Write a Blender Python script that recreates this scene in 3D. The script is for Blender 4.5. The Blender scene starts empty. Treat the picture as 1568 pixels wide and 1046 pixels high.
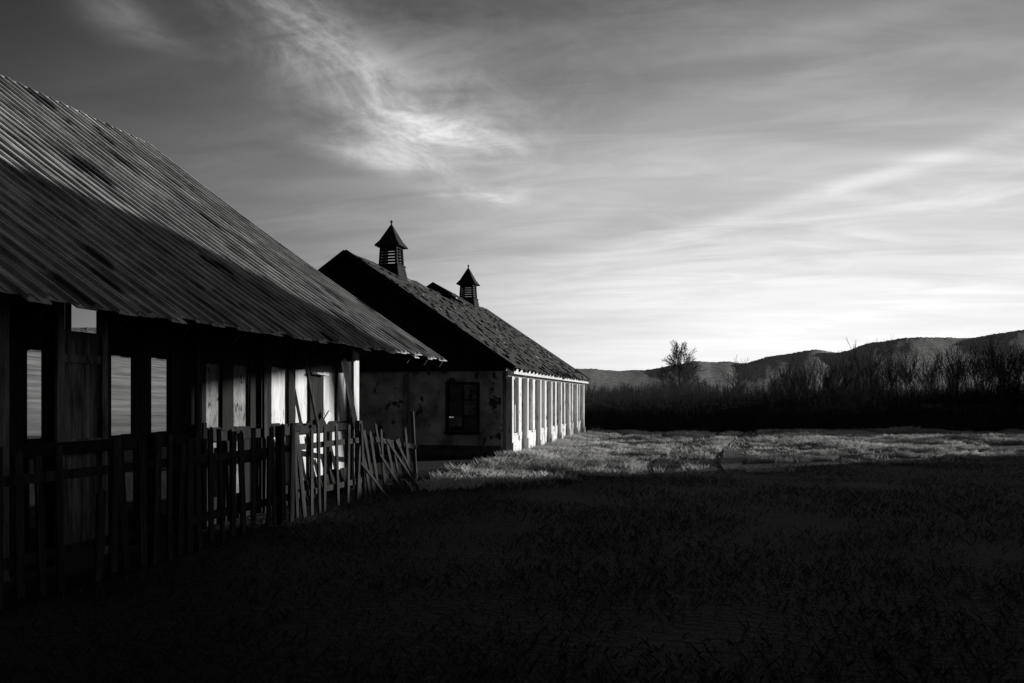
import bpy, math, random
from mathutils import Vector, Matrix, noise
random.seed(7)
S = bpy.context.scene
R = math.radians
S.view_settings.view_transform = 'Standard'
S.view_settings.look = 'None'
S.view_settings.exposure = 0
S.view_settings.gamma = 1

SUN_AZ, SUN_EL = R(50), R(9.5)
SX, SY = math.sin(SUN_AZ), math.cos(SUN_AZ)

# ---------------------------------------------------------------- materials
def mat(name, lo, hi, scale=3.0, rough=0.9, detail=5, bump=0.0, bscale=None, stretch=(1,1,1),
        metallic=0.0, p0=0.35, p1=0.65, spec=0.2, speck=None, trans=0):
    m = bpy.data.materials.new(name); m.use_nodes = True
    nt = m.node_tree; n = nt.nodes; l = nt.links
    b = n['Principled BSDF']
    b.inputs['Roughness'].default_value = rough
    b.inputs['Metallic'].default_value = metallic
    b.inputs['Specular IOR Level'].default_value = spec
    tc = n.new('ShaderNodeTexCoord'); mp = n.new('ShaderNodeMapping')
    mp.inputs['Scale'].default_value = stretch
    l.new(tc.outputs['Object'], mp.inputs['Vector'])
    nz = n.new('ShaderNodeTexNoise'); nz.inputs['Scale'].default_value = scale
    nz.inputs['Detail'].default_value = detail; nz.inputs['Roughness'].default_value = 0.65
    l.new(mp.outputs[0], nz.inputs['Vector'])
    cr = n.new('ShaderNodeValToRGB')
    cr.color_ramp.elements[0].position = p0; cr.color_ramp.elements[1].position = p1
    cr.color_ramp.elements[0].color = (lo, lo, lo, 1); cr.color_ramp.elements[1].color = (hi, hi, hi, 1)
    l.new(nz.outputs['Fac'], cr.inputs[0])
    out = cr.outputs[0]
    if speck:
        sv, ssc, sp = speck
        n2 = n.new('ShaderNodeTexNoise'); n2.inputs['Scale'].default_value = ssc; n2.inputs['Detail'].default_value = 4
        l.new(mp.outputs[0], n2.inputs['Vector'])
        c2 = n.new('ShaderNodeValToRGB'); c2.color_ramp.elements[0].position = sp; c2.color_ramp.elements[1].position = sp+0.05
        l.new(n2.outputs['Fac'], c2.inputs[0])
        mx = n.new('ShaderNodeMix'); mx.data_type = 'RGBA'
        l.new(c2.outputs[0], mx.inputs[0]); l.new(out, mx.inputs[6]); mx.inputs[7].default_value = (sv, sv, sv, 1)
        out = mx.outputs[2]
    l.new(out, b.inputs['Base Color'])
    if trans:
        tr=n.new('ShaderNodeBsdfTranslucent'); ms=n.new('ShaderNodeMixShader'); ms.inputs[0].default_value=trans
        l.new(out,tr.inputs[0]); l.new(b.outputs[0],ms.inputs[1]); l.new(tr.outputs[0],ms.inputs[2])
        l.new(ms.outputs[0],n['Material Output'].inputs[0])
    if bump:
        bp = n.new('ShaderNodeBump'); bp.inputs['Strength'].default_value = bump
        bp.inputs['Distance'].default_value = 0.05
        nb = n.new('ShaderNodeTexNoise'); nb.inputs['Scale'].default_value = bscale or scale*4
        nb.inputs['Detail'].default_value = 4
        l.new(mp.outputs[0], nb.inputs['Vector'])
        l.new(nb.outputs['Fac'], bp.inputs['Height']); l.new(bp.outputs[0], b.inputs['Normal'])
    return m

M_metal  = mat('weathered_metal_roof', 0.12, 0.62, 2.0, rough=0.6, bump=0.3, bscale=6, stretch=(0.6,1.6,0.6), spec=0.3, p0=.33, p1=.66, speck=(0.06,1.0,0.6), detail=8)
M_shing  = mat('old_shingles', 0.012, 0.07, 5, bump=0.8, bscale=12, speck=(0.28, 3.0, 0.64))
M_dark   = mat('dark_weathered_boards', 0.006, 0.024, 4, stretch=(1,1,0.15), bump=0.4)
M_grey   = mat('grey_weathered_boards', 0.06, 0.36, 5, stretch=(2,2,0.3), bump=0.4)
M_white  = mat('peeling_white_paint', 0.4, 0.8, 2.5, stretch=(1,1,0.6), bump=0.4, p0=0.33, p1=0.45, speck=(0.12, 5.0, 0.6))
M_bright = mat('white_painted_boards', 0.55, 0.82, 6, stretch=(2,2,0.3), bump=0.3, speck=(0.15, 8.0, 0.64))
M_shadepan  = mat('shaded_board_panels', 0.12, 0.30, 7, stretch=(1.5,1.5,0.6), bump=0.3, speck=(0.03, 9.0, 0.62))  # white panels in partial shade; the shade is put into a darker colour
M_plast  = mat('stained_plaster', 0.14, 0.6, 1.6, bump=0.5, bscale=14, detail=9, speck=(0.05, 3.0, 0.6))
M_base   = mat('stone_plinth', 0.04, 0.12, 6, bump=0.6)
M_fence  = mat('fence_wood', 0.008, 0.05, 5, stretch=(3,3,0.4), bump=0.4)
M_glass  = mat('dusty_glass', 0.02, 0.06, 4, rough=0.25, spec=0.5)
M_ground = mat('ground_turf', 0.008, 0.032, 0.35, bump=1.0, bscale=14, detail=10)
M_dry_lit    = mat('dry_grass_lit', 0.25, 0.66, 0.5, trans=.35)  # pale colour also carries the sunlight of the lit strip
M_turf_shaded   = mat('short_grass_shaded', 0.02, 0.055, 0.6)  # dark colour also carries the shadow over the yard
M_mead   = mat('meadow_dry', 0.14, 0.5, 0.12, detail=10, bump=1.0, bscale=1.2)
M_bark   = mat('bare_twigs', 0.02, 0.05, 3)
M_brush  = mat('brush', 0.006, 0.022, 2)
M_hill   = mat('wooded_hills', 0.07, 0.36, 0.12, detail=14, bump=0.8, bscale=0.15, p0=.4, p1=.6)
M_hill.node_tree.nodes['Bump'].inputs['Distance'].default_value = 1.5
M_path   = mat('dirt_path', 0.010, 0.04, 1.5, bump=0.8, bscale=6, detail=8)

# ---------------------------------------------------------------- mesh helpers
class MB:
    def __init__(s): s.v=[]; s.f=[]
    def quad(s, a,b,c,d):
        i=len(s.v); s.v += [tuple(a),tuple(b),tuple(c),tuple(d)]; s.f.append((i,i+1,i+2,i+3))
    def poly(s, pts):
        i=len(s.v); s.v += [tuple(p) for p in pts]; s.f.append(tuple(range(i,i+len(pts))))
    def tri(s,a,b,c): s.poly((a,b,c))
    def hexa(s, p):
        i=len(s.v); s.v += [tuple(q) for q in p]
        for f in ((3,2,1,0),(4,5,6,7),(0,1,5,4),(1,2,6,5),(2,3,7,6),(3,0,4,7)):
            s.f.append(tuple(i+k for k in f))
    def box(s, x0,x1,y0,y1,z0,z1):
        s.hexa([(x0,y0,z0),(x1,y0,z0),(x1,y1,z0),(x0,y1,z0),(x0,y0,z1),(x1,y0,z1),(x1,y1,z1),(x0,y1,z1)])
    def beam(s, p0,p1,w,t,side=(0,1,0)):
        p0=Vector(p0); p1=Vector(p1); d=(p1-p0).normalized()
        a=Vector(side); a=(a-d*a.dot(d)).normalized(); b=d.cross(a)
        a=a*w/2; b=b*t/2
        s.hexa([p0-a-b,p0+a-b,p0+a+b,p0-a+b,p1-a-b,p1+a-b,p1+a+b,p1-a+b])
    def seg(s,p0,p1,r0,r1,k=3):
        d=(p1-p0)
        if d.length<1e-5: return
        d.normalize(); a=d.orthogonal().normalized(); b=d.cross(a); i=len(s.v)
        for p,r in ((p0,r0),(p1,r1)):
            for j in range(k):
                an=2*math.pi*j/k; s.v.append(tuple(p+(a*math.cos(an)+b*math.sin(an))*r))
        for j in range(k):
            s.f.append((i+j,i+(j+1)%k,i+k+(j+1)%k,i+k+j))
    def obj(s, name, m, parent=None):
        me=bpy.data.meshes.new(name); me.from_pydata(s.v,[],s.f); me.update()
        me.materials.append(m)
        o=bpy.data.objects.new(name,me); S.collection.objects.link(o)
        if parent: o.parent=parent
        return o
def empty(name):
    e=bpy.data.objects.new(name,None); S.collection.objects.link(e); return e
def rnd(a,b): return random.uniform(a,b)
def smooth(t): t=max(0,min(1,t)); return t*t*(3-2*t)

# ---------------------------------------------------------------- POLE BARN (left)
barn=empty('pole_barn')
EX,EZ,RX,RZ=-5.2,2.4,-12.26,7.4
Y0,Y1=-5.0,16.0
sl=(RZ-EZ)/(RX-EX)
def rz(x):
    z=EZ+sl*(x-EX)
    return z-0.10*math.sin(math.pi*(x-EX)/(RX-EX))
roof=MB()
N=84; NX=8
for i in range(N):
    ya=Y0+(Y1-Y0)*i/N; yb=Y0+(Y1-Y0)*(i+1)/N-0.004
    j=rnd(-0.012,0.012); e=rnd(-0.05,0.06)
    xs=[EX+e]+[EX+(RX-EX)*k/NX for k in range(1,NX+1)]
    for q,(x0,x1) in enumerate(zip(xs,xs[1:])):
        a,b=rz(x0)+j, rz(x1)+j
        roof.hexa([(x0,ya,a),(x1,ya,b),(x1,yb,b),(x0,yb,a),(x0,ya,a+.012),(x1,ya,b+.012),(x1,yb,b+.012),(x0,yb,a+.012)])
        roof.beam((x0,ya,rz(x0)+.03),(x1,ya,rz(x1)+.03),0.03,0.045)
        roof.beam((x0,(ya+yb)/2,rz(x0)+j+.017),(x1,(ya+yb)/2,rz(x1)+j+.017),0.02,0.015)
BX=-15.6; BZ=RZ-0.71*(RX-BX)
roof.hexa([(RX,Y0,RZ),(BX,Y0,BZ),(BX,Y1,BZ),(RX,Y1,RZ),(RX,Y0,RZ+.03),(BX,Y0,BZ+.03),(BX,Y1,BZ+.03),(RX,Y1,RZ+.03)])
roof.obj('roof',M_metal,barn)
fr=MB()
yy=Y0+0.1
while yy<Y1:
    fr.beam((EX-0.1,yy,rz(EX-0.1)-.15),(RX,yy,RZ-.19),0.06,0.14)
    fr.beam((RX,yy,RZ-.09),(BX,yy,BZ-.09),0.06,0.14)
    yy+=0.95
for x,z in ((-5.95,rz(-5.95)-.25),(RX,RZ-.3),(BX+.1,BZ-.2)):
    fr.box(x-.07,x+.07,Y0,Y1-0.25,z-.12,z)
for yy in (-4,-0.5,3,6.3,9.9,13.25,15.6):
    fr.box(RX-.1,RX+.1,yy-.1,yy+.1,0,RZ-.3)
    fr.box(BX,BX+.16,yy-.08,yy+.08,0,BZ-.2)
fr.obj('frame',M_dark,barn)

WX=-6.0
up=[(4.2,4.5),(5.0,5.3),(6.06,6.27),(7.16,7.47),(7.77,8.08),(8.80,9.15),(9.40,9.79),(10.36,10.85),(11.05,11.53),(12.0,12.49),(12.54,12.94)]
lo=[(6.1,6.26),(7.32,7.5),(7.9,8.12),(8.6,8.7),(8.85,9.12),(9.45,9.65),(9.8,10.05),(10.3,10.9),(11.0,11.5),(11.6,12.2),(12.3,12.9)]
door=(6.47,6.97)
wall=MB(); pan=MB(); psh=MB()
cuts=sorted(set([Y0,13.3]+[c for o in up+lo for c in o]+list(door)))
fine=[]
for a,b in zip(cuts,cuts[1:]):
    k=max(1,round((b-a)/0.2))
    for i in range(k): fine.append((a+(b-a)*i/k,a+(b-a)*(i+1)/k))
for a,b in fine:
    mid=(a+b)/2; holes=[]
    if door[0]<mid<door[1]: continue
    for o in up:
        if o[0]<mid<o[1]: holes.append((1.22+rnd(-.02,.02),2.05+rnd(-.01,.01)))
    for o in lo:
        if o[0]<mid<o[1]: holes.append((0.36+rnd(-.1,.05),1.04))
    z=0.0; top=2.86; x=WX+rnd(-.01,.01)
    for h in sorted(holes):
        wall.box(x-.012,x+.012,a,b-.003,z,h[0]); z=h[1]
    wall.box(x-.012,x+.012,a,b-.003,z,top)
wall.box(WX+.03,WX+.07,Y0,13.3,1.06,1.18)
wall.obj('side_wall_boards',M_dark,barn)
for o in up:
    if o[0]>8.5: (pan if o[0]>10.2 else psh).box(WX-.05,WX-.03,o[0]-.05,o[1]+.03,1.13,2.12)
for o in lo:
    if o[0]>8.4: (pan if o[0]>10.2 else psh).box(WX-.053,WX-.033,o[0]-.03,o[1]+.03,.3,1.08)
pan.obj('whitewashed_panels',M_bright,barn); psh.obj('shaded_panels',M_shadepan,barn)  # second set is the same panelling with shade painted in
dr=MB()
for i in range(4):
    a=door[0]+.02+i*.12
    dr.box(WX-.01,WX+.02,a,a+.113,0.1,2.26)
dr.box(WX-.01,WX+.03,door[0],door[1],2.62,2.86)
dr.box(WX+.022,WX+.05,door[0],door[1],1.95,2.03); dr.box(WX+.022,WX+.05,door[0],door[1],1.1,1.2)
dr.box(WX+.022,WX+.06,door[0]-.09,door[0]-.0,0,2.7); dr.box(WX+.022,WX+.06,door[1],door[1]+.08,0,2.7)
dr.box(WX-.01,WX+.03,door[0]+.08,door[0]+.12,2.26,2.62)
dr.box(WX+.075,WX+.1,5.7,5.8,0,2.8)
dr.obj('door_and_battens',M_grey,barn)
wb=MB()
wb.box(WX-.05,WX+.05,13.08,13.3,0.05,2.62)
wb.beam((WX+.12,12.5,2.25),(WX+.14,12.98,1.1),.13,.03,(0,1,0))
wb.beam((WX+.08,11.55,2.0),(WX+.08,11.95,1.98),.03,.09,(0,1,0))
wb.beam((WX+.15,11.75,1.22),(WX+.12,12.0,1.36),.1,.03)
wb.obj('corner_post_and_loose_boards',M_bright,barn)
wd=MB()
wd.beam((WX+.16,11.02,2.35),(WX+.16,11.5,1.15),.07,.03,(0,1,0))
for y,h,w in ((8.47,2.8,.1),(8.6,1.3,.07),(10.0,2.8,.12),(9.2,1.2,.07)): wd.box(WX+.075,WX+.11,y,y+w,0,h)
wd.obj('posts_and_brace',M_fence,barn)

# ---------------------------------------------------------------- PICKET FENCE
fe=MB(); FX=-5.1
y=1.2
while y<14.0:
    k=max(0,(y-8.0)/6.2)
    lean=-rnd(-.1,0.4)*k + rnd(-.06,.06)
    if y>11.4: lean=-0.36+rnd(-.16,.14)
    h=1.20+rnd(-.09,.1)-0.06*k
    if random.random()<.15: h*=rnd(.5,.85)
    w=rnd(.06,.10); x=FX+rnd(-.02,.02)
    xo=rnd(-.05,.05)+.10*k*rnd(-1,1)
    b=rnd(0,.06)
    if random.random()<.10+.06*k: y+=rnd(.1,.2); continue
    p0=Vector((x,y,b)); p1=Vector((x+xo,y+lean,h))
    fe.beam(p0,p1,w,.022)
    if random.random()<.5:
        t=(p1-p0).normalized(); a=Vector((0,1,0))*w/2
        fe.tri(p1-a+Vector((.011,0,0)),p1+a+Vector((.011,0,0)),p1+t*.04+Vector((.011,0,0)))
    y+=rnd(.15,.22)+.03*k
for z0,z1 in ((.98,.8),(.35,.28)):
    fe.beam((FX-.035,1.2,z0),(FX-.035,8,z0-.02),.03,.08,(1,0,0))
    fe.beam((FX-.035,8,z0-.02),(FX-.05,11.8,z0-.03),.03,.08,(1,0,0))
    fe.beam((FX-.05,11.75,z0),(FX+.02,13.9,z1-.1),.03,.08,(1,0,0))
for yy in (2,4.4,6.8,9.2,11.6):
    fe.box(FX-.14,FX-.06,yy-.05,yy+.05,0,1.25)
fe.beam((FX-.1,14.2,0),(FX-.14,14.1,1.36),.06,.06)
for i in range(4):
    yy=rnd(11.6,13.9); fe.beam((FX+rnd(.05,.35),yy,.02),(FX+rnd(-.0,.1),yy-rnd(.4,.8),rnd(.6,1.05)),rnd(.05,.08),.02)
fe.obj('picket_fence',M_fence)

# ---------------------------------------------------------------- LONG BARN (centre)
lb=empty('long_shed_with_cupolas')
AX,LX=-5.12,-14.28; CX=-9.7; A0,A1=21.1,35.2; CZ=5.74; OE=-4.82; OZ=2.42
s2=(CZ-OZ)/(CX-OE)
def r2(x): return CZ-abs(x-CX)*abs(s2)
rf=MB()
ny=60; nx=14
def sag(y): return -0.09*math.sin(math.pi*(y-20.8)/15)+0.03*noise.noise(Vector((y*1.3,0,0)))
for side in (1,-1):
    i0=len(rf.v)
    for i in range(ny+1):
        y=20.75+(35.75-20.75)*i/ny
        for j in range(nx+1):
            f=j/nx
            hw=(OE-CX)+ (0.09*noise.noise(Vector((y*2,3,0))) if j==nx else 0)
            x=CX+side*hw*f
            z=r2(x)+sag(y)+0.05*noise.noise(Vector((x*1.2,y*1.2,5)))
            rf.v.append((x,y,z+.05))
    for i in range(ny):
        for j in range(nx):
            if side==1 and j>=nx-2 and noise.noise(Vector((i*.45,j*.7,9)))>0.38: continue
            a=i0+i*(nx+1)+j
            rf.f.append((a,a+1,a+nx+2,a+nx+1) if side==1 else (a,a+nx+1,a+nx+2,a+1))
ro=rf.obj('roof',M_shing,lb)
sm=ro.modifiers.new('thick','SOLIDIFY'); sm.thickness=.07
cs=MB()
for k in range(380):
    f=rnd(.03,.98)**.8; x=CX+(OE-CX)*f; y=rnd(20.8,35.2); z=r2(x)+sag(y)+.08
    L=rnd(.15,.7); cs.beam((x,y,z),(x,y+L,z),.14,.03,(1,0,s2))
cs.obj('loose_shingles',M_shing,lb)
g=MB()
for yv in (A0-.02,A1+.02):
    n=46
    for i in range(n):
        xa=LX+(AX-LX)*i/n; xb=LX+(AX-LX)*(i+1)/n-.008
        j=rnd(0,.012)
        ya,yb=(yv-.03-j,yv) if yv<30 else (yv,yv+.03)
        g.hexa([(xa,ya,2.35),(xb,ya,2.35),(xb,yb,2.35),(xa,yb,2.35),(xa,ya,r2(xa)-.02),(xb,ya,r2(xb)-.02),(xb,yb,r2(xb)-.02),(xa,yb,r2(xa)-.02)])
for yv in (20.74,35.76):
    for sd in (1,-1):
        g.beam((CX,yv,CZ-.03),(CX+sd*(OE-CX),yv,OZ-.03),.03,.17,(0,1,0))
yy=20.9
while yy<35.6:
    g.beam((AX-.2,yy,r2(AX-.2)-.07),(OE+.02,yy,r2(OE)-.06),.05,.09,(0,1,0)); yy+=.55
g.obj('gable_boards_and_rafters',M_dark,lb)
fw=MB()
def wall_y(mb,yv,th,x0,x1,z0,z1,holes):
    xs=sorted(set([x0,x1]+[h for o in holes for h in o[:2]]))
    for a,b in zip(xs,xs[1:]):
        m=(a+b)/2; z=z0
        for o in holes:
            if o[0]<m<o[1]:
                mb.box(a,b,yv,yv+th,z,o[2]); z=o[3]
        mb.box(a,b,yv,yv+th,z,z1)
wall_y(fw,A0,.15,LX+.15,AX-.15,.3,2.36,[(-11.9,-11.1,.72,2.0),(-6.78,-5.95,.68,1.98)])
wall_y(fw,A1-.15,.15,LX+.15,AX-.15,.3,2.36,[(-12,-11,.7,2.0),(-8,-7,.7,2.0)])
fw.obj('end_walls',M_plast,lb)
pl=MB()
pl.box(LX,AX-.16,A0-.05,A0+.2,0,.3); pl.box(LX,AX-.16,A1-.2,A1+.05,0,.3)
pl.obj('plinth',M_base,lb)
sw=MB(); tr=MB(); gl=MB(); dk=MB(); bo=MB()
nb=7; bw=(A1-A0-.3)/nb
for X,sg in ((AX,1),(LX,-1)):
    x0,x1=(X-.15,X) if sg==1 else (X,X+.15)
    def out(a,b): return (X+a,X+b) if sg==1 else (X-b,X-a)
    k=A0
    while k<A1-.01:
        e=min(A1,k+rnd(.4,.8)); sw.box(x0,x1+(rnd(0,.03) if sg==1 else 0),k,e,0,.6+rnd(-.03,.03)); k=e
    sw.box(x0,x1,A0,A1,2.14,2.5)
    for i in range(nb+1):
        yc=A0+.15+i*bw
        a=max(A0,yc-.5); b=min(A1,yc+.5)
        sw.box(x0,x1,a,b,.62,2.14)
        c0,c1=max(A0-.04,yc-.1),min(A1+.04,yc+.1)
        o=out(.002,.15); tr.box(*o,c0,c1,rnd(.1,.3),2.2)
        o=out(.002,.19); tr.box(*o,c0-.03,c1+.03,.0,rnd(.25,.5))
        if i<nb:
            o=out(.002,.10); ym=yc+bw/2
            tr.box(*o,ym-.06,ym+.06,.55,2.2)
            wa,wb_=yc+.5,yc+bw-.5
            o=out(.002,.07); tr.box(*o,wa-.05,wb_+.05,.54,.62)
            xm=(x0+x1)/2
            dk.box(xm-.018,xm+.018,wa,wb_,1.36,1.4)
            dk.box(xm-.03,xm+.03,wa,wa+.04,.62,2.14); dk.box(xm-.03,xm+.03,wb_-.04,wb_,.62,2.14)
            for (p,q) in ((wa,ym-.06),(ym+.06,wb_)):
                r_=random.random()
                if (i==0 and p==wa) or r_<.45:
                    gl.box(xm-.004,xm+.004,p+.05,q-.02,.64,1.36)
                else:
                    top=2.13 if r_<.8 else rnd(1.3,1.8)
                    pp=p+.01
                    while pp<q-.02:
                        qq=min(q,pp+.14); bo.box(X-.07 if sg==1 else X+.04,X-.04 if sg==1 else X+.07,pp,qq-.006,.63,top-rnd(0,.04)); pp=qq
    o=out(.002,.05); tr.box(*o,A0-.04,A1+.04,2.205,2.36)
tr.box(OE-.06,OE-.03,20.85,35.6,OZ-.16,OZ-.02)
sw.obj('side_walls',M_white,lb); tr.obj('columns_and_trim',M_bright,lb); bo.obj('window_boarding',M_white,lb)
wf=MB()
wf.box(AX-.1,AX-.0,A0-.045,A0-.003,0,2.33)
wf2=MB()
for (a,b) in ((-6.78,-5.95),(-11.9,-11.1)):
    wf2.box(a-.07,a,A0-.04,A0+.1,.62,2.04); wf2.box(b,b+.07,A0-.04,A0+.1,.62,2.04)
    wf2.box(a,b,A0-.04,A0+.1,1.98,2.05); wf2.box(a-.1,b+.1,A0-.07,A0+.1,.6,.68)
    m=(a+b)/2
    wf2.box(m-.025,m+.025,A0+.02,A0+.07,.68,1.98)
    for z in (1.1,1.54): wf2.box(a,b,A0+.03,A0+.06,z,z+.03)
    gl.box(a,m-.025,A0+.04,A0+.045,1.57,1.98); gl.box(m+.025,b,A0+.04,A0+.045,.7,1.1); gl.box(a,m-.025,A0+.04,A0+.045,1.13,1.54)
wf.box(-8.1,-7.95,A0-.06,A0-.003,.3,2.3)
wf.obj('corner_board',M_grey,lb)
wf2.obj('front_window_frames',M_dark,lb)
gl.obj('window_glass',M_glass,lb); dk.obj('side_window_frames',M_dark,lb)
def cupola(y, nm):
    c=MB(); z0=CZ-.35; zt=CZ+.74
    def fr_(h0,w0,h1,w1):
        c.hexa([(CX-w0,y-w0,h0),(CX+w0,y-w0,h0),(CX+w0,y+w0,h0),(CX-w0,y+w0,h0),(CX-w1,y-w1,h1),(CX+w1,y-w1,h1),(CX+w1,y+w1,h1),(CX-w1,y+w1,h1)])
    fr_(z0,.42,CZ+.12,.34)
    fr_(CZ+.12,.36,CZ+.16,.36)
    for sx in (-1,1):
        for sy in (-1,1):
            c.beam((CX+sx*.28,y+sy*.28,CZ+.16),(CX+sx*.25,y+sy*.25,zt),.07,.07)
    for k in range(5):
        z=CZ+.24+k*.095; w=.27-.007*k
        for s_ in (-1,1):
            c.beam((CX-w,y+s_*w,z),(CX+w,y+s_*w,z),.08,.015,(0,1,-.9*s_))
            c.beam((CX+s_*w,y-w,z),(CX+s_*w,y+w,z),.08,.015,(1,0,-.9*s_))
    fr_(zt-.06,.29,zt,.29)
    fr_(zt,.42,zt+.04,.41)
    fr_(zt+.04,.41,zt+.2,.29); fr_(zt+.2,.29,zt+.5,.14); fr_(zt+.5,.14,zt+.72,.03)
    fr_(zt+.72,.02,zt+.88,.015); fr_(zt+.81,.035,zt+.85,.035)
    c.obj(nm,M_dark,lb)
cupola(24.2,'cupola'); cupola(33.0,'cupola_far')
rv=MB()
for sd in (1,-1):
    a=Vector((CX,28.3,CZ+.16)); b=Vector((CX,31.2,CZ+.06)); o=Vector((sd*.75,0,-.46))
    q=[a,b,b+o,a+o]; up_=Vector((0,0,.05))
    rv.hexa([*q,*[p+up_ for p in q]])
for yy in (28.4,29.6,31.0):
    rv.box(CX-.05,CX+.05,yy-.04,yy+.04,CZ-.2,CZ+.1)
rv.obj('ridge_vent',M_dark,lb)

# ---------------------------------------------------------------- gambrel barn added unseen beyond the right edge, shaped to shade the yard
gb=empty('shadow_caster_barn')
s=Vector((SX,SY,0)); nn=Vector((-SY,SX,0))
def P(t,w,z): return s*w+nn*t+Vector((0,0,z))
prof=[(13.95,0),(13.95,6.2),(12.9,9.7),(5.5,13.0),(-2,9.7),(-3.1,6.2),(-3.1,0)]
bm_=MB()
W0,W1=35,43
for (t0,z0),(t1,z1) in zip(prof[1:-2],prof[2:-1]):
    bm_.quad(P(t0,W0-.4,z0),P(t0,W1+.4,z0),P(t1,W1+.4,z1),P(t1,W0-.4,z1))
    e=.12
    bm_.quad(P(t0,W0-.4,z0+e),P(t1,W0-.4,z1+e),P(t1,W1+.4,z1+e),P(t0,W1+.4,z0+e))
bm_.obj('roof',M_metal,gb)
bw2=MB()
def rt(z):
    return 13.95 if z<=6.2 else 13.95-1.05*(z-6.2)/3.5
def rtop(t): return 9.7+(12.9-t)/7.4*3.3
TL=10.45  # loft opening placed to let sun onto the pole barn panels
for w,zl,zt in ((W0,5.45,7.35),(W1,6.6,8.75)):
    bw2.poly([P(t,w,z) for t,z in ((TL,0),(TL,rtop(TL)),(5.5,13.0),(-2,9.7),(-3.1,6.2),(-3.1,0))])
    pts=[(TL,0),(13.95,0)]+([(13.95,6.2)] if zl>6.2 else [])+[(rt(zl),zl),(TL,zl)]
    bw2.poly([P(t,w,z) for t,z in pts])
    bw2.poly([P(t,w,z) for t,z in ((TL,zt),(rt(zt),zt),(12.9,9.7),(TL,rtop(TL)))])
    k=10.3
    while k>-3:
        dw=-.03 if w==W0 else .03
        bw2.beam(P(k,w+dw,0),P(k,w+dw,6.1),.05,.03,tuple(nn)); k-=.4
for t in (13.95,-3.1):
    bw2.quad(P(t,W0,0),P(t,W1,0),P(t,W1,6.2),P(t,W0,6.2))
bw2.obj('walls',M_grey,gb)
bd=MB()
for tc_ in (3.5,7.5):
    a,b=tc_-1.9,tc_+1.9
    bd.hexa([P(a,W0-.12,0),P(b,W0-.12,0),P(b,W0-.05,0),P(a,W0-.05,0),P(a,W0-.12,3.8),P(b,W0-.12,3.8),P(b,W0-.05,3.8),P(a,W0-.05,3.8)])
bd.obj('doors',M_dark,gb)

# ---------------------------------------------------------------- ground, path, meadow, hills
def gz(x,y): return .07*noise.noise(Vector((x*.12,y*.12,0)))-.03
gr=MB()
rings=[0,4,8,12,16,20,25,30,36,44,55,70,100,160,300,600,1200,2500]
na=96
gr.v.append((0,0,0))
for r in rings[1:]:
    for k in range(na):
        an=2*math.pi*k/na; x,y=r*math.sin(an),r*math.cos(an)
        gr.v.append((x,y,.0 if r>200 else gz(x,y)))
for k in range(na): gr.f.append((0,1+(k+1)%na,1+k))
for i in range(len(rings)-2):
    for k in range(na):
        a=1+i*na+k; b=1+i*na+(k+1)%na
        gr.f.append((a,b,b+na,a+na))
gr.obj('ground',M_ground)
def pathx(y): return -0.3+0.016*(y-14)**1.5 if y>14 else -.3
pth=MB()
for off in (-.75,.75):
    prev=None
    for k in range(40):
        y=17+k*.5; x=pathx(y)+off+.12*noise.noise(Vector((y*.3,off,0)))
        w=(.28+.1*noise.noise(Vector((y,off,4))))*min(1,k/8+.05)
        z=gz(x,y)+.03
        cur=((x-w,y,z),(x+w,y,z))
        if prev: pth.quad(prev[0],prev[1],cur[1],cur[0])
        prev=cur
pth.obj('path',M_path)

md=MB(); nx_,ny_=60,60
for i in range(nx_+1):
    for j in range(ny_+1):
        x=-19-(i/nx_)**1.6*260; y=-10+j/ny_*480
        h=16*smooth((-x-19)/200)+.25*noise.noise(Vector((x*.05,y*.05,1)))*smooth((-x-20)/10)
        md.v.append((x,y,h+.03))
for i in range(nx_):
    for j in range(ny_):
        a=i*(ny_+1)+j; md.f.append((a,a+1,a+ny_+2,a+ny_+1))
mo=md.obj('meadow_slope',M_mead)
for p in mo.data.polygons: p.use_smooth=True

prof_h=[(-180,3),(-80,3),(-50,4.0),(-41.6,4.5),(-35,4.3),(-25,3.4),(-15,2.2),(-8.3,2.15),(-5.5,2.0),(-3.6,2.04),(-1.5,2.4),(0,2.66),(1.0,2.5),(2.0,2.62),(3.1,2.36),(4.0,2.75),(5.2,2.98),(7.7,3.3),(9.0,3.04),(9.6,3.15),(10.8,3.65),(13.6,3.95),(16.5,3.78),(19.5,4.15),(30,4.5),(60,3),(180,3)]
def hel0(a):
    for (a0,e0),(a1,e1) in zip(prof_h,prof_h[1:]):
        if a0<=a<=a1:
            f=(a-a0)/(a1-a0); return e0+(e1-e0)*smooth(f)
    return 3
def hel(a): return .25*hel0(a-.5)+.5*hel0(a)+.25*hel0(a+.5)
hl=MB(); A=-85; B=80; nA=1800; nr=20
for i in range(nA+1):
    az=A+(B-A)*i/nA; hh=math.tan(R(hel(az)))
    fz=noise.noise(Vector((az*9,3,2)))*1.3+noise.noise(Vector((az*30,0,2)))*1.6
    for j in range(nr+1):
        f=j/nr
        r=350+f*1250; d=math.radians(az)
        x,y=r*math.sin(d),r*math.cos(d)
        f2=f*.8+.2*smooth(f)
        h=(r*hh+1.6)*f2+6*f*(1-f)*noise.noise(Vector((x*.006,y*.006,4)))+1.2*f*noise.noise(Vector((x*.05,y*.05,4)))
        if j==nr: h+=fz
        hl.v.append((x,y,h-.5))
for i in range(nA):
    for j in range(nr):
        a=i*(nr+1)+j; hl.f.append((a,a+nr+1,a+nr+2,a+1))
ho=hl.obj('hills',M_hill)
for p in ho.data.polygons: p.use_smooth=True

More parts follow.
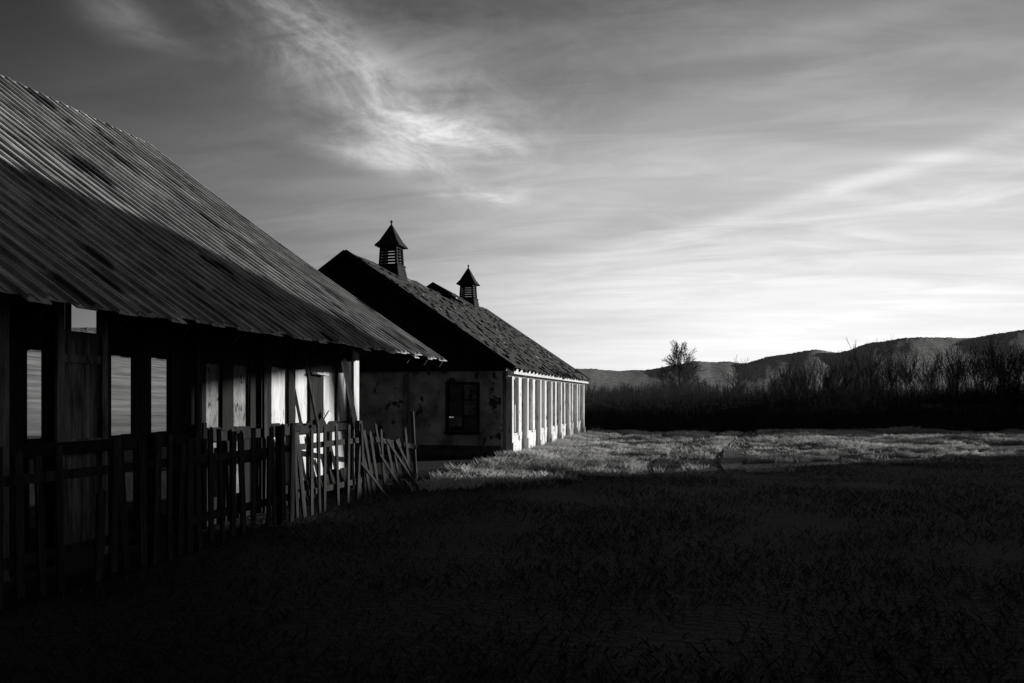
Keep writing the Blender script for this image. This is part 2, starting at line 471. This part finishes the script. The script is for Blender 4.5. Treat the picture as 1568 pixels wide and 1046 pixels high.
# ---------------------------------------------------------------- grass: light and shade put into pale and dark colours
def blade(mb,x,y,z,h,w,lean):
    an=rnd(0,6.283); dx,dy=math.cos(an)*w,math.sin(an)*w
    la=rnd(0,6.283); lx,ly=math.cos(la)*lean*h,math.sin(la)*lean*h
    i=len(mb.v)
    mb.v+=[(x-dx,y-dy,z),(x+dx,y+dy,z),(x+lx*.4+dx*.6,y+ly*.4+dy*.6,z+h*.6),(x+lx,y+ly,z+h)]
    mb.f+=[(i,i+1,i+2),(i,i+2,i+3)]
dg=MB(); cnt=0
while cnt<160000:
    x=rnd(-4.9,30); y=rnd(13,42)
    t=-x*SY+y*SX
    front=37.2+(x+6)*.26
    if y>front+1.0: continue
    if t<12.8+rnd(0,1.8): continue  # pale grass only on the sunlit side of the shadow edge
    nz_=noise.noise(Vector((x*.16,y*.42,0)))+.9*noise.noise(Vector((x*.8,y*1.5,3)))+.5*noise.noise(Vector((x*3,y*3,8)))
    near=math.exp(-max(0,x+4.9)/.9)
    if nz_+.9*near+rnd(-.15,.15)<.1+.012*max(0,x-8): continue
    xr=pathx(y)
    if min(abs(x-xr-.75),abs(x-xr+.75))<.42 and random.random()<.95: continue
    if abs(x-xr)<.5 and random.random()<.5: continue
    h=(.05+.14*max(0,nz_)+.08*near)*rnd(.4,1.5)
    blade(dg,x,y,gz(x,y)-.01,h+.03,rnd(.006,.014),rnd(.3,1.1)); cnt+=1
dg.obj('dry_grass_lit',M_dry_lit)
tg=MB(); cnt=0
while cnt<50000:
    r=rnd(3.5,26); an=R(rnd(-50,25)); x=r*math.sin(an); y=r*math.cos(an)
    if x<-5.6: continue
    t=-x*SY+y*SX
    if t>15.5: continue  # dark grass only on the shaded side
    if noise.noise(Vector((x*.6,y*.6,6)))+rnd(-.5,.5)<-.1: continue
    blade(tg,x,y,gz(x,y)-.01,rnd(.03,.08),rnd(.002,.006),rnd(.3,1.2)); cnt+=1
tg.obj('grass_shaded',M_turf_shaded)
# ---------------------------------------------------------------- hedge / brush
br=MB()
nbx,nby=120,14
for i in range(nbx+1):
    x=-7+i*.55
    for j in range(nby+1):
        y=37.4+(x+6)*.26+j*2.2
        f=smooth(j/1.2)
        h=f*(1.15+.35*noise.noise(Vector((x*.5,y*.4,0)))+.25*noise.noise(Vector((x*1.7,y*1.2,3)))+.02*j*1.5)
        br.v.append((x+.3*noise.noise(Vector((x,y,5))),y,h-.05))
for i in range(nbx):
    for j in range(nby):
        a=i*(nby+1)+j; br.f.append((a,a+nby+1,a+nby+2,a+1))
for k in range(30000):
    x=rnd(-7,50); y=37.3+(x+6)*.26+rnd(0,1)**1.3*28
    h=rnd(1.1,2.1)+.9*noise.noise(Vector((x*.25,y*.2,1)))+.025*(y-37)
    if y-(37.3+(x+6)*.26)<1.0: h*=rnd(.4,.9)
    p=Vector((x,y,0)); q=p+Vector((rnd(-.3,.3),rnd(-.3,.3),h))
    m_=p.lerp(q,.5)+Vector((rnd(-.1,.1),rnd(-.1,.1),0))
    br.seg(p,m_,.012,.009); br.seg(m_,q,.009,.003)
    for _ in range(2):
        o=m_.lerp(q,rnd(0,.8)); br.seg(o,o+Vector((rnd(-.3,.3),rnd(-.3,.3),rnd(.15,.45))),.007,.003)
br.obj('brush_hedge',M_brush)

# ---------------------------------------------------------------- bare trees
def tree(mb,base,h,spread,depth=5,trunk=None,upright=.5,rmin=.012,first=.4,lr=(.55,.8),dec=.5):
    def grow(p,d,L,r,lv):
        n=3; q=p
        for k in range(n):
            d2=(d+Vector((rnd(-1,1),rnd(-1,1),rnd(-.3,1)*upright))*.16).normalized()
            q2=q+d2*L/n; mb.seg(q,q2,max(r*(1-k*.2),rmin),max(r*(1-(k+1)*.2),rmin*.8),4 if lv==depth else 3)
            if lv>0 and (k>0 or lv<depth):
                for _ in range(1 if k<2 else 2):
                    an=rnd(0,6.283); sp=spread*rnd(.6,1.2)
                    o=d2.orthogonal().normalized(); o.rotate(Matrix.Rotation(an,3,d2))
                    nd=(d2+o*sp+Vector((0,0,.12*upright))).normalized()
                    grow(q2,nd,L*rnd(*lr),r*dec,lv-1)
            q=q2; d=d2
    grow(Vector(base),Vector((rnd(-.03,.03),rnd(-.03,.03),1)),h*first,trunk or h*.018,depth)
def wp(azdeg,d): return (d*math.sin(R(azdeg)),d*math.cos(R(azdeg)),0)
# the taller tree: fixed round crown, limbs radiating from a short trunk
lt=MB(); random.seed(31)
bx,by,_=wp(-1.4,66); H=5.9
c0=Vector((bx,by,0)); lt.seg(c0,c0+Vector((0.05,0,2.6)),.11,.08,6); lt.seg(c0+Vector((0.05,0,2.6)),c0+Vector((0,0,4.4)),.08,.03,5)
def twig(p,d,L,r,lv):
    q=p
    for k in range(3):
        d=(d+Vector((rnd(-.15,.15),rnd(-.15,.15),rnd(0,.14)))).normalized()
        q2=q+d*L/3; lt.seg(q,q2,max(r*(1-.25*k),.008),max(r*(.75-.25*k),.007)); q=q2
        if lv>0:
            for _ in range(3 if k==2 else 2):
                o=d.orthogonal().normalized(); o.rotate(Matrix.Rotation(rnd(0,6.283),3,d))
                twig(q,(d+o*rnd(.4,.9)).normalized(),L*rnd(.42,.6),r*.5,lv-1)
for k in range(15):
    an=k*2.4; f=k/14; z=1.5+2.9*f
    el_=.35+1.0*f; d=Vector((math.cos(an)*math.cos(el_),math.sin(an)*math.cos(el_),math.sin(el_)))
    twig(c0+Vector((0,0,z)),d,(1.75-.75*f)*rnd(.85,1.1),.035,3)
lt.obj('shadow_tree',M_bark)
random.seed(12)
tm=MB()
for k in range(12):
    az=rnd(-5.0,2.6); d=rnd(50,62)
    tree(tm,wp(az,d),1.6+d*math.tan(R(rnd(1.1,2.0)+.5*math.exp(-((az+1.2)/1.5)**2)))-.4,.55,4,.05,.8,.008)
for k in range(170):
    az=rnd(2,31); d=rnd(45,85)
    if az<5 and random.random()<.4: continue
    f=smooth((az-1)/12)
    h=1.6+d*math.tan(R(2.1+.8*f+rnd(-1.0,.8)))
    tree(tm,wp(az,d),h*.95,rnd(.3,.55),4,h*.009,1.0,.009)
for k in range(45):
    az=rnd(-9,4) ; d=rnd(50,80)
    tree(tm,wp(az,d),1.6+d*math.tan(R(rnd(.6,1.5))),.6,3,.05,.5,.011)
tm.obj('distant_bare_trees',M_bark)
# trees added out of view; their twigs break up the barn's shadow edge
random.seed(5)
for t_,w_,h_ in ((15.3,38.5,5.6),(16.0,45,6.4)):
    yt=MB(); b_=P(t_,w_,0); tree(yt,b_,h_,.7,4,.10,.8,.012,.4,(.6,.8)); yt.obj('shadow_tree',M_bark)

# ---------------------------------------------------------------- sun
sd=bpy.data.lights.new('sun','SUN'); sd.energy=5; sd.angle=R(.5); sd.color=(1,.985,.965)
so=bpy.data.objects.new('sun',sd); S.collection.objects.link(so)
v=Vector((SX*math.cos(SUN_EL),SY*math.cos(SUN_EL),math.sin(SUN_EL)))
so.rotation_euler=v.to_track_quat('Z','Y').to_euler(); so.location=(30,30,30)

# ---------------------------------------------------------------- world sky
W=bpy.data.worlds.new('World'); S.world=W; W.use_nodes=True
nt=W.node_tree; n=nt.nodes; l=nt.links
bg=n['Background']; bg.inputs['Strength'].default_value=.1
sky=n.new('ShaderNodeTexSky'); sky.sky_type='NISHITA'; sky.sun_disc=False
sky.sun_elevation=SUN_EL; sky.sun_rotation=SUN_AZ; sky.air_density=1; sky.dust_density=.6; sky.ozone_density=1
sep=n.new('ShaderNodeSeparateColor'); l.new(sky.outputs[0],sep.inputs[0])
def M(op,a,b=None,c=None,clamp=False):
    m=n.new('ShaderNodeMath'); m.operation=op; m.use_clamp=clamp
    for i,x in enumerate((a,b,c)):
        if x is None: continue
        if isinstance(x,(int,float)): m.inputs[i].default_value=x
        else: l.new(x,m.inputs[i])
    return m.outputs[0]
tc=n.new('ShaderNodeTexCoord'); sx=n.new('ShaderNodeSeparateXYZ'); l.new(tc.outputs['Generated'],sx.inputs[0])
X,Y,Z=sx.outputs
D=180/math.pi
az=M('MULTIPLY',M('ARCTAN2',X,Y),D); el=M('MULTIPLY',M('ARCSINE',Z),D); el=M('MAXIMUM',el,0.0)
def gauss(x,c,s_):
    q=M('DIVIDE',M('SUBTRACT',x,c),s_); return M('EXPONENT',M('MULTIPLY',M('MULTIPLY',q,q),-1))
def blob(ca,ce,la,le,rot):
    r=R(rot); da=M('SUBTRACT',az,ca); de=M('SUBTRACT',el,ce)
    u=M('DIVIDE',M('ADD',M('MULTIPLY',da,math.cos(r)),M('MULTIPLY',de,math.sin(r))),la)
    v_=M('DIVIDE',M('ADD',M('MULTIPLY',da,-math.sin(r)),M('MULTIPLY',de,math.cos(r))),le)
    return M('EXPONENT',M('MULTIPLY',M('ADD',M('MULTIPLY',u,u),M('MULTIPLY',v_,v_)),-1))
zz=M('ADD',M('MAXIMUM',Z,0),.12)
cx=M('DIVIDE',X,zz); cy=M('DIVIDE',Y,zz)
cmb=n.new('ShaderNodeCombineXYZ'); l.new(cx,cmb.inputs[0]); l.new(cy,cmb.inputs[1])
def cnoise(scale,rot,st,detail=8,rough=.6,dist=0.6,off=0):
    mp=n.new('ShaderNodeMapping'); mp.inputs['Rotation'].default_value=(0,0,R(rot)); mp.inputs['Scale'].default_value=(st[0],st[1],1)
    mp.inputs['Location'].default_value=(off,off*.7,off)
    l.new(cmb.outputs[0],mp.inputs[0])
    z=n.new('ShaderNodeTexNoise'); z.inputs['Scale'].default_value=scale; z.inputs['Detail'].default_value=detail
    z.inputs['Roughness'].default_value=rough; z.inputs['Distortion'].default_value=dist
    l.new(mp.outputs[0],z.inputs['Vector']); return z.outputs['Fac']
def ss(x,a,b):
    m=n.new('ShaderNodeMapRange'); m.interpolation_type='SMOOTHSTEP'
    m.inputs[1].default_value=a; m.inputs[2].default_value=b; l.new(x,m.inputs[0]); return m.outputs[0]
puff=ss(cnoise(4.2,25,(1,.7),6,.66,.5),.36,.70)
fineN=ss(cnoise(1.6,-55,(1,3.0),5,.6,.7,3),.3,.75)
broad=ss(cnoise(.7,-60,(1,2.2),2,.5,.5,8),.25,.75)
lowfade=M('SUBTRACT',1.0,M('MULTIPLY',gauss(el,0,10),.8))
veil=M('MULTIPLY',M('MULTIPLY',gauss(el,0,19.5),gauss(az,9,37)),.92)
tex=M('SUBTRACT',M('ADD',M('MULTIPLY',fineN,.28),M('MULTIPLY',broad,.34)),.31)
veil=M('MULTIPLY',veil,M('ADD',M('MULTIPLY',tex,lowfade),1.0))
cl=M('MULTIPLY',blob(-23.5,20.6,7.5,2.2,-25),.36)
for p in ((-18,18.3,4.8,1.3,-8,.55),(-38.6,23.2,3.5,1.3,-14,.12),(-15.3,14.2,2.6,.6,-3,.4),(-28.5,25,4,1.6,-30,.26),(-22.5,16.6,4.5,.9,-10,.32),(-20,22,14,4,-20,.09),(-16,21,7,1.2,-12,.08),(-2,25,16,4,0,.05)):
    cl=M('ADD',cl,M('MULTIPLY',blob(*p[:5]),p[5]))
cl=M('MULTIPLY',cl,M('ADD',M('MULTIPLY',puff,.85),M('ADD',M('MULTIPLY',fineN,.25),.16)))
st=M('MULTIPLY',blob(7,13.2,15,.6,12.2),.2)
for p in ((10,11.6,20,2.0,12,.10),(15,24,16,.9,6,.05),(2,20,14,1.2,8,.04),(16,6.5,14,.8,9,.06)):
    st=M('ADD',st,M('MULTIPLY',blob(*p[:5]),p[5]))
st=M('MULTIPLY',st,M('ADD',M('MULTIPLY',fineN,.7),.6))
sky_fill=M('MULTIPLY',ss(el,32,60),.085)        # brightness added overhead, out of view, to lift the shaded areas
base=M('MULTIPLY',sep.outputs[0],.16)      # red-filter response of the clear sky
tot=M('ADD',base,M('MULTIPLY',M('ADD',M('ADD',M('ADD',veil,cl),st),sky_fill),10))
cc=n.new('ShaderNodeCombineColor')
for i in range(3): l.new(tot,cc.inputs[i])
l.new(cc.outputs[0],bg.inputs['Color'])

# ---------------------------------------------------------------- camera
cd=bpy.data.cameras.new('camera'); cam=bpy.data.objects.new('camera',cd); S.collection.objects.link(cam)
cam.location=(0,0,1.6); cam.rotation_euler=(R(90),0,R(13.24))
cd.sensor_width=36; cd.lens=36*1220/1568; cd.shift_y=87/1568; cd.clip_end=6000; cd.clip_start=.05
S.camera=cam
